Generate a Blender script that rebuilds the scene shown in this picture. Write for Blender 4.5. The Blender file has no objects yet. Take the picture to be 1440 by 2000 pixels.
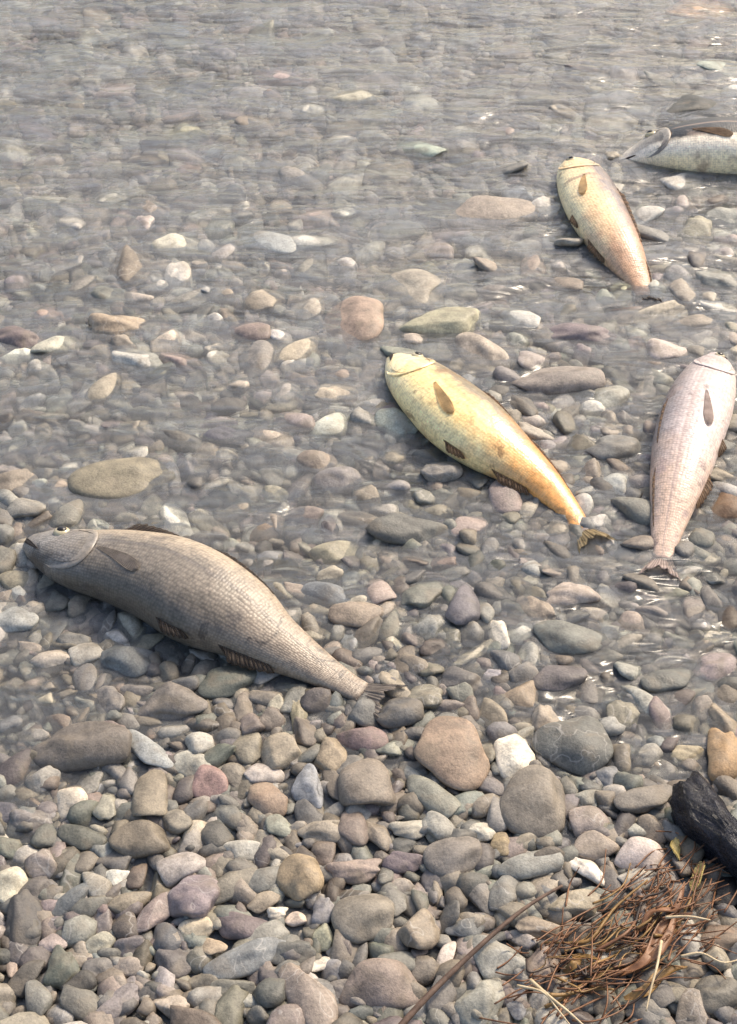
import bpy, math, random
import numpy as np
from mathutils import Vector, Matrix

R = math.radians
random.seed(7)
rng = np.random.default_rng(11)
sc = bpy.context.scene
C = sc.collection

# ------------------------------------------------------------------ camera
CAM_H, PITCH, VFOV = 1.2, 41.0, 38.0
cd = bpy.data.cameras.new('camera')
cam = bpy.data.objects.new('camera', cd)
C.objects.link(cam)
cam.location = (0, 0, CAM_H)
cam.rotation_euler = (R(90 - PITCH), 0, 0)
cd.sensor_fit = 'VERTICAL'
cd.angle = R(VFOV)
cd.clip_start, cd.clip_end = 0.02, 600
sc.camera = cam

# ------------------------------------------------------------------ light
SUN_EL, SUN_AZ = 44.0, 42.0          # azimuth from +Y, negative to -X
w = bpy.data.worlds.new('World')
sc.world = w
w.use_nodes = True
nt = w.node_tree
sky = nt.nodes.new('ShaderNodeTexSky')
sky.sky_type = 'NISHITA'
sky.sun_disc = False
sky.sun_elevation = R(SUN_EL)
sky.sun_rotation = R(SUN_AZ)
sky.dust_density = 4.2
sky.air_density = 1.0
sky.ozone_density = 0.6
bg = nt.nodes['Background']
bg.inputs['Strength'].default_value = 0.15
nt.links.new(sky.outputs[0], bg.inputs[0])
sl = bpy.data.lights.new('sun', 'SUN')
sl.energy = 2.1
sl.angle = R(9.0)
sl.color = (1.0, 0.87, 0.69)
sun = bpy.data.objects.new('sun', sl)
C.objects.link(sun)
_sd = Vector((math.sin(R(SUN_AZ)) * math.cos(R(SUN_EL)), math.cos(R(SUN_AZ)) * math.cos(R(SUN_EL)), math.sin(R(SUN_EL))))
sun.rotation_euler = _sd.to_track_quat('Z', 'Y').to_euler()
sun.location = _sd * 20
sc.view_settings.view_transform = 'Standard'
sc.view_settings.look = 'None'
sc.view_settings.gamma = 1.0
sc.view_settings.use_curve_mapping = False
sc.view_settings.exposure = 0.76
sc.render.engine = 'CYCLES'
sc.cycles.use_denoising = True
sc.cycles.max_bounces = 6
sc.cycles.transparent_max_bounces = 8

# ------------------------------------------------------------------ projection helpers
F = 1000.0 / math.tan(R(VFOV) / 2)     # focal length in photograph pixels
_cp, _sp = math.cos(R(PITCH)), math.sin(R(PITCH))


def ray(px, py):
    x, y = (px - 720.0) / F, (1000.0 - py) / F
    return Vector((x, _cp + y * _sp, -_sp + y * _cp))


def on_plane(px, py, z):
    d = ray(px, py)
    t = (z - CAM_H) / d.z
    return Vector((d.x * t, d.y * t, z))


_s0, _s1 = on_plane(0, 1540, 0), on_plane(1440, 1270, 0)
SB = (_s1.y - _s0.y) / (_s1.x - _s0.x)
SA = _s0.y - SB * _s0.x


def height(x, y):
    """Ground height: shore slopes gently down from the camera into the water (z = 0)."""
    s = y - (SA + SB * x)
    s = s + 0.05 * np.sin(x * 5.1 + 1.0) + 0.03 * np.sin(x * 11.3 + y * 3.0)
    near = np.where(s > 0, -0.013 * s, -0.034 * s)
    far = np.where(s > 3.0, -0.03 * (s - 3.0), 0.0)
    return near + far + 0.004 * np.sin(x * 7.7 + y * 2.1) * np.cos(y * 6.3 - x * 1.7)


def at(px, py, dz=0.0):
    z = 0.0
    for _ in range(4):
        p = on_plane(px, py, z + dz)
        z = float(height(p.x, p.y))
    return on_plane(px, py, z + dz)


def to_px(p):
    v = Vector((p[0], p[1], p[2] - CAM_H))
    depth = v.y * _cp - v.z * _sp
    return 720 + F * v.x / depth, 1000 - F * (v.y * _sp + v.z * _cp) / depth, depth


def lin(c):
    c = np.asarray(c, float) / 255.0
    return np.where(c <= 0.04045, c / 12.92, ((c + 0.055) / 1.055) ** 2.4)


# ------------------------------------------------------------------ object helpers
def tag(o, label=None, cat=None, group=None, kind=None):
    for k, v in (('label', label), ('category', cat), ('group', group), ('kind', kind)):
        if v:
            o[k] = v
    return o


def empty(name, loc):
    o = bpy.data.objects.new(name, None)
    o.empty_display_size = 0.02
    o.location = loc
    C.objects.link(o)
    return o


def mesh_obj(name, verts, faces, mat, parent=None, smooth=True, uv=None, uv2=None):
    me = bpy.data.meshes.new(name)
    me.from_pydata([tuple(v) for v in verts], [], faces)
    me.polygons.foreach_set('use_smooth', [smooth] * len(me.polygons))
    if uv is not None:
        l = me.uv_layers.new(name='UVMap')
        for lp in me.loops:
            l.data[lp.index].uv = uv[lp.vertex_index]
    if uv2 is not None:
        l = me.uv_layers.new(name='scale_rows')
        for lp in me.loops:
            l.data[lp.index].uv = uv2[lp.vertex_index]
    if mat:
        me.materials.append(mat)
    me.update()
    o = bpy.data.objects.new(name, me)
    C.objects.link(o)
    if parent:
        o.parent = parent
    return o


# ------------------------------------------------------------------ materials
class N:
    def __init__(self, name):
        self.m = bpy.data.materials.new(name)
        self.m.use_nodes = True
        self.t = self.m.node_tree
        self.b = self.t.nodes['Principled BSDF']
        self.out = self.t.nodes['Material Output']

    def n(self, typ, **kw):
        nd = self.t.nodes.new(typ)
        for k, v in kw.items():
            if k.startswith('i_'):
                nd.inputs[k[2:].replace('_', ' ')].default_value = v
            else:
                setattr(nd, k, v)
        return nd

    def l(self, a, b):
        self.t.links.new(a, b)

    def mix(self, fac, a, b, blend='MIX'):
        nd = self.t.nodes.new('ShaderNodeMix')
        nd.data_type = 'RGBA'
        nd.blend_type = blend
        for sock, val in ((0, fac), (6, a), (7, b)):
            if hasattr(val, 'is_linked'):
                self.l(val, nd.inputs[sock])
            elif isinstance(val, (int, float)):
                nd.inputs[sock].default_value = val
            else:
                nd.inputs[sock].default_value = (*val, 1)
        return nd.outputs[2]

    def ramp(self, fac, stops, interp='LINEAR'):
        nd = self.t.nodes.new('ShaderNodeValToRGB')
        nd.color_ramp.interpolation = interp
        el = nd.color_ramp.elements
        while len(el) > 1:
            el.remove(el[-1])
        el[0].position = stops[0][0]
        el[0].color = (*stops[0][1], 1) if not isinstance(stops[0][1], (int, float)) else (*(stops[0][1],) * 3, 1)
        for p, c in stops[1:]:
            e = el.new(p)
            e.color = (*c, 1) if not isinstance(c, (int, float)) else (c, c, c, 1)
        self.l(fac, nd.inputs[0])
        return nd.outputs[0]

    def bump(self, h, strength, dist, prev=None):
        nd = self.n('ShaderNodeBump', i_Strength=strength, i_Distance=dist)
        self.l(h, nd.inputs['Height'])
        if prev is not None:
            self.l(prev, nd.inputs['Normal'])
        return nd.outputs[0]


def stone_material(name, colour_source):
    k = N(name)
    if colour_source == 'object':
        oi = k.n('ShaderNodeObjectInfo')
        col, rnd = oi.outputs['Color'], oi.outputs['Random']
    else:
        at_ = k.n('ShaderNodeAttribute', attribute_name='stone_colour')
        col = at_.outputs['Color']
        rnd = k.n('ShaderNodeNewGeometry').outputs['Random Per Island']
    geo = k.n('ShaderNodeNewGeometry')
    w4 = k.n('ShaderNodeMath', operation='MULTIPLY')
    k.l(rnd, w4.inputs[0])
    w4.inputs[1].default_value = 37.0
    n1 = k.n('ShaderNodeTexNoise', noise_dimensions='4D', i_Scale=55.0, i_Detail=5.0, i_Roughness=0.62)
    n2 = k.n('ShaderNodeTexNoise', noise_dimensions='4D', i_Scale=420.0, i_Detail=3.0, i_Roughness=0.7)
    n3 = k.n('ShaderNodeTexNoise', noise_dimensions='4D', i_Scale=28.0, i_Detail=2.0, i_Distortion=1.2)
    for x in (n1, n2, n3):
        k.l(geo.outputs['Position'], x.inputs['Vector'])
        k.l(w4.outputs[0], x.inputs['W'])
    f1 = k.ramp(n1.outputs[0], [(0.28, 0.50), (0.5, 1.0), (0.72, 1.42)])
    c = k.mix(1.0, col, f1, 'MULTIPLY')
    f2 = k.ramp(n2.outputs[0], [(0.30, 0.62), (0.5, 1.0), (0.70, 1.30)])
    c = k.mix(0.8, c, f2, 'MULTIPLY')
    # mineral stain / algae film in patches
    st = k.ramp(n3.outputs[0], [(0.52, 0.0), (0.68, 0.45)])
    c = k.mix(st, c, (0.185, 0.150, 0.105))
    n4 = k.n('ShaderNodeTexNoise', noise_dimensions='4D', i_Scale=30.0, i_Detail=2.0, i_Distortion=0.6)
    k.l(geo.outputs['Position'], n4.inputs['Vector'])
    k.l(w4.outputs[0], n4.inputs['W'])
    ve = k.ramp(n4.outputs[0], [(0.488, 0.0), (0.50, 1.0), (0.512, 0.0)])
    pick = k.ramp(rnd, [(0.86, 0.0), (0.87, 0.38)])
    vm = k.n('ShaderNodeMath', operation='MULTIPLY')
    k.l(ve, vm.inputs[0])
    k.l(pick, vm.inputs[1])
    c = k.mix(vm.outputs[0], c, (0.50, 0.47, 0.42))
    k.l(c, k.b.inputs['Base Color'])
    rg = k.ramp(n1.outputs[0], [(0.3, 0.42), (0.7, 0.72)])
    k.l(rg, k.b.inputs['Roughness'])
    k.b.inputs['Specular IOR Level'].default_value = 0.4
    nb = k.bump(n1.outputs[0], 0.5, 0.004)
    nb = k.bump(n2.outputs[0], 0.45, 0.0012, nb)
    k.l(nb, k.b.inputs['Normal'])
    return k.m


M_STONE = stone_material('stone', 'object')
M_GRAVEL = stone_material('gravel', 'attr')


def ground_material():
    k = N('wet_sand')
    geo = k.n('ShaderNodeNewGeometry')
    n1 = k.n('ShaderNodeTexNoise', i_Scale=9.0, i_Detail=6.0, i_Roughness=0.6)
    n2 = k.n('ShaderNodeTexNoise', i_Scale=240.0, i_Detail=4.0, i_Roughness=0.7)
    v = k.n('ShaderNodeTexVoronoi', i_Scale=34.0)
    v2 = k.n('ShaderNodeTexVoronoi', i_Scale=95.0)
    for x in (n1, n2, v, v2):
        k.l(geo.outputs['Position'], x.inputs['Vector'])
    c = k.ramp(n1.outputs[0], [(0.3, (0.15, 0.135, 0.112)), (0.7, (0.25, 0.228, 0.190))])
    hs = k.n('ShaderNodeSeparateColor')
    k.l(v2.outputs['Color'], hs.inputs[0])
    pc = k.ramp(hs.outputs[0], [(0.0, (0.13, 0.12, 0.11)), (0.4, (0.24, 0.22, 0.19)), (0.7, (0.20, 0.20, 0.20)), (1.0, (0.34, 0.30, 0.25))])
    c = k.mix(0.65, c, pc)
    g = k.ramp(n2.outputs[0], [(0.3, 0.6), (0.7, 1.3)])
    c = k.mix(1.0, c, g, 'MULTIPLY')
    k.l(c, k.b.inputs['Base Color'])
    k.b.inputs['Roughness'].default_value = 0.7
    nb = k.bump(v2.outputs['Distance'], 0.6, -0.006)
    nb = k.bump(n2.outputs[0], 0.6, 0.002, nb)
    k.l(nb, k.b.inputs['Normal'])
    return k.m


def water_material():
    k = N('shallow_water')
    geo = k.n('ShaderNodeNewGeometry')
    mp = k.n('ShaderNodeMapping', i_Rotation=(0, 0, R(-24)), i_Scale=(4.0, 11.0, 1.0))
    k.l(geo.outputs['Position'], mp.inputs['Vector'])
    n1 = k.n('ShaderNodeTexNoise', i_Scale=1.0, i_Detail=2.5, i_Roughness=0.55, i_Distortion=0.5)
    k.l(mp.outputs[0], n1.inputs['Vector'])
    mp2 = k.n('ShaderNodeMapping', i_Rotation=(0, 0, R(-36)), i_Scale=(11.0, 26.0, 1.0))
    k.l(geo.outputs['Position'], mp2.inputs['Vector'])
    n2 = k.n('ShaderNodeTexNoise', i_Scale=1.0, i_Detail=2.0, i_Roughness=0.5, i_Distortion=0.8)
    k.l(mp2.outputs[0], n2.inputs['Vector'])
    nb = k.bump(n1.outputs[0], 1.0, 0.040)
    nb = k.bump(n2.outputs[0], 1.0, 0.013, nb)
    fr = k.n('ShaderNodeFresnel', i_IOR=1.33)
    k.l(nb, fr.inputs['Normal'])
    gl = k.n('ShaderNodeBsdfGlossy', i_Roughness=0.20)
    k.l(nb, gl.inputs['Normal'])
    tr = k.n('ShaderNodeBsdfTransparent')
    tr.inputs[0].default_value = (0.95, 0.965, 0.955, 1)
    df = k.n('ShaderNodeBsdfDiffuse')       # fine silt, with hazy glare painted in as a pale veil
    df.inputs[0].default_value = (0.54, 0.55, 0.545, 1)
    rf = k.n('ShaderNodeBsdfRefraction', i_Roughness=0.0, i_IOR=1.33)
    rf.inputs[0].default_value = (0.95, 0.965, 0.955, 1)
    k.l(nb, rf.inputs['Normal'])
    cl = k.n('ShaderNodeMixShader')
    cl.inputs[0].default_value = 0.45
    k.l(tr.outputs[0], cl.inputs[1])
    k.l(rf.outputs[0], cl.inputs[2])
    m0 = k.n('ShaderNodeMixShader')
    # the veil of silt and painted glare thickens away from the shore line
    dp = k.n('ShaderNodeVectorMath', operation='DOT_PRODUCT')
    k.l(geo.outputs['Position'], dp.inputs[0])
    dp.inputs[1].default_value = (-SB, 1.0, 0.0)
    mr = k.n('ShaderNodeMapRange', i_From_Min=SA - 0.1, i_From_Max=SA + 0.8, i_To_Min=0.08, i_To_Max=0.15)
    k.l(dp.outputs['Value'], mr.inputs['Value'])
    sn = k.n('ShaderNodeMath', operation='MULTIPLY')
    k.l(mr.outputs[0], sn.inputs[0])
    k.l(k.ramp(n1.outputs[0], [(0.3, 0.55), (0.7, 1.4)]), sn.inputs[1])
    k.l(sn.outputs[0], m0.inputs[0])
    k.l(cl.outputs[0], m0.inputs[1])
    k.l(df.outputs[0], m0.inputs[2])
    mx = k.n('ShaderNodeMixShader')
    k.l(fr.outputs[0], mx.inputs[0])
    k.l(m0.outputs[0], mx.inputs[1])
    k.l(gl.outputs[0], mx.inputs[2])
    k.l(mx.outputs[0], k.out.inputs['Surface'])
    k.t.nodes.remove(k.b)
    return k.m


def plain_material(name, c0, c1, rough=0.6, scale=60.0, spec=0.4, bump=0.3, dist=0.002):
    k = N(name)
    tc = k.n('ShaderNodeTexCoord')
    n1 = k.n('ShaderNodeTexNoise', i_Scale=scale, i_Detail=5.0, i_Roughness=0.65)
    k.l(tc.outputs['Object'], n1.inputs['Vector'])
    c = k.ramp(n1.outputs[0], [(0.3, c0), (0.7, c1)])
    k.l(c, k.b.inputs['Base Color'])
    k.b.inputs['Roughness'].default_value = rough
    k.b.inputs['Specular IOR Level'].default_value = spec
    k.l(k.bump(n1.outputs[0], bump, dist), k.b.inputs['Normal'])
    return k.m


# ------------------------------------------------------------------ ground and water
def graded(lo, hi, inner_lo, inner_hi, fine, n_out):
    a = -np.geomspace(0.05, inner_lo - lo, n_out)[::-1] + inner_lo
    b = np.linspace(inner_lo, inner_hi, fine)
    c = np.geomspace(0.05, hi - inner_hi, n_out) + inner_hi
    return np.concatenate([a, b, c])


def sheet(name, xs, ys, zf, mat):
    X, Y = np.meshgrid(xs, ys)
    Z = zf(X, Y)
    V = np.stack([X, Y, Z], -1).reshape(-1, 3)
    nx = len(xs)
    f = [(j * nx + i, j * nx + i + 1, (j + 1) * nx + i + 1, (j + 1) * nx + i) for j in range(len(ys) - 1) for i in range(nx - 1)]
    return mesh_obj(name, V, f, mat)


SINK = 0.008
g = sheet('ground', graded(-150, 150, -1.6, 1.6, 90, 16), graded(-20, 300, 0.2, 4.4, 120, 16),
          lambda x, y: np.maximum(height(x, y), -1.5) - SINK + 0.002 * np.sin(x * 43) * np.sin(y * 39), ground_material())
tag(g, 'pebbly sand of the shore sloping under the shallow water', None, None, 'structure')
wt = sheet('water', graded(-150, 150, -1.6, 1.6, 40, 14), graded(0.4, 300, 0.5, 4.4, 60, 16), lambda x, y: x * 0.0 + 0.004, water_material())
tag(wt, 'clear shallow rippled water spread over the pebbles', None, None, 'structure')


# ------------------------------------------------------------------ stones
def icosphere(sub):
    t = (1 + 5 ** 0.5) / 2
    v = [(-1, t, 0), (1, t, 0), (-1, -t, 0), (1, -t, 0), (0, -1, t), (0, 1, t), (0, -1, -t), (0, 1, -t), (t, 0, -1), (t, 0, 1), (-t, 0, -1), (-t, 0, 1)]
    v = [np.array(a) / np.linalg.norm(a) for a in v]
    f = [(0, 11, 5), (0, 5, 1), (0, 1, 7), (0, 7, 10), (0, 10, 11), (1, 5, 9), (5, 11, 4), (11, 10, 2), (10, 7, 6), (7, 1, 8),
         (3, 9, 4), (3, 4, 2), (3, 2, 6), (3, 6, 8), (3, 8, 9), (4, 9, 5), (2, 4, 11), (6, 2, 10), (8, 6, 7), (9, 8, 1)]
    for _ in range(sub):
        cache, nf = {}, []

        def mid(a, b):
            key = (min(a, b), max(a, b))
            if key not in cache:
                m = v[a] + v[b]
                v.append(m / np.linalg.norm(m))
                cache[key] = len(v) - 1
            return cache[key]
        for a, b, c in f:
            x, y, z = mid(a, b), mid(b, c), mid(c, a)
            nf += [(a, x, z), (b, y, x), (c, z, y), (x, y, z)]
        f = nf
    return np.array(v), np.array(f)


def stone_shape(d, seed, angular):
    """A worn stone: directions d pushed out to a rounded polyhedron with dents, unit half-extents."""
    r = np.random.default_rng(seed)
    n = r.normal(size=(7 + int(7 * (1 - angular)), 3))
    n /= np.linalg.norm(n, axis=1, keepdims=True)
    c = r.uniform(0.5, 0.95, len(n))
    p = 6 + 20 * angular
    s = np.ones(len(d))
    for ni, ci in zip(n, c):
        s += np.clip(d @ ni, 0, None) ** p / ci ** p
    rad = s ** (-1 / p)
    for k in range(5):
        q = r.normal(size=3) * r.uniform(1.5, 4.5)
        rad *= 1 + 0.034 * np.sin(d @ q + r.uniform(0, 6))
    v = d * rad[:, None]
    lo, hi = v.min(0), v.max(0)
    return (v - (lo + hi) / 2) / ((hi - lo) / 2)


D3, F3 = icosphere(3)
D2, F2 = icosphere(2)
D1, F1 = icosphere(1)
SHAPES = []
for i in range(16):
    V = stone_shape(D3, 100 + i, [0.2, 0.45, 0.7, 1.0][i % 4])
    me = bpy.data.meshes.new('pebble')
    me.from_pydata(V.tolist(), [], F3.tolist())
    me.polygons.foreach_set('use_smooth', [True] * len(me.polygons))
    me.materials.append(M_STONE)
    SHAPES.append(me)
ROUND, ANGULAR = [0, 1, 4, 5, 8, 9, 12, 13], [2, 3, 6, 7, 10, 11, 14, 15]

ALB = 0.70     # observed colour -> albedo
PAL = {   # colour word: seen colours of the stones
    'grey': [(140, 137, 131), (128, 126, 121), (150, 147, 140), (118, 116, 112), (136, 131, 126)],
    'greenish grey': [(128, 131, 120), (142, 146, 134), (118, 121, 112)],
    'bluish grey': [(124, 129, 134), (142, 147, 151), (108, 112, 119)],
    'mauve': [(130, 119, 122), (146, 136, 139), (114, 104, 106)],
    'tan': [(160, 147, 126), (174, 160, 136), (146, 132, 111)],
    'brown': [(130, 117, 101), (116, 104, 91), (140, 124, 106)],
    'pale': [(190, 184, 172), (202, 196, 182), (180, 177, 168)],
    'pinkish': [(168, 148, 138), (158, 138, 130), (180, 162, 152)],
    'dark': [(92, 89, 85), (84, 82, 80), (101, 96, 88)],
}
PAL_W = {'grey': 26, 'greenish grey': 14, 'bluish grey': 4, 'mauve': 6, 'tan': 20, 'brown': 15, 'pale': 10, 'pinkish': 7, 'dark': 2}
PW, PP = list(PAL_W), np.array(list(PAL_W.values())) / sum(PAL_W.values())

GRP = 'pebbles lying on the shore and in the shallows'
placed = []        # (x, y, radius) of every stone and obstacle already down
CELL = 0.05
cells = {}


def put(x, y, r):
    placed.append((x, y, r))
    n = int(r / CELL) + 1
    i, j = int(math.floor(x / CELL)), int(math.floor(y / CELL))
    for a in range(i - n, i + n + 1):
        for b in range(j - n, j + n + 1):
            cells.setdefault((a, b), []).append((x, y, r))


def free(x, y, r, f=0.82):
    n = int(r / CELL)
    i, j = int(math.floor(x / CELL)), int(math.floor(y / CELL))
    for a in range(i - n, i + n + 1):
        for b in range(j - n, j + n + 1):
            for (u, v, q) in cells.get((a, b), ()):
                if (u - x) ** 2 + (v - y) ** 2 < ((r + q) * f) ** 2:
                    return False
    return True


WARM = np.array([1.03, 1.0, 0.93])


def grey_down(c, f):
    return c * (1 - f) + f * float(np.dot(c, (0.3, 0.55, 0.15)))


def add_pebble(p, ax, ay, az, rot, colour, label, shape, bright=False):
    o = bpy.data.objects.new('pebble', SHAPES[shape])
    C.objects.link(o)
    o.location = p
    o.scale = (ax, ay, az)
    o.rotation_euler = (R(random.uniform(-9, 9)), R(random.uniform(-9, 9)), rot)
    o.color = (*(grey_down(lin(colour), 0.26) * WARM * (0.84 if bright else ALB)), 1)
    tag(o, label, 'pebble', GRP)
    return o


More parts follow.
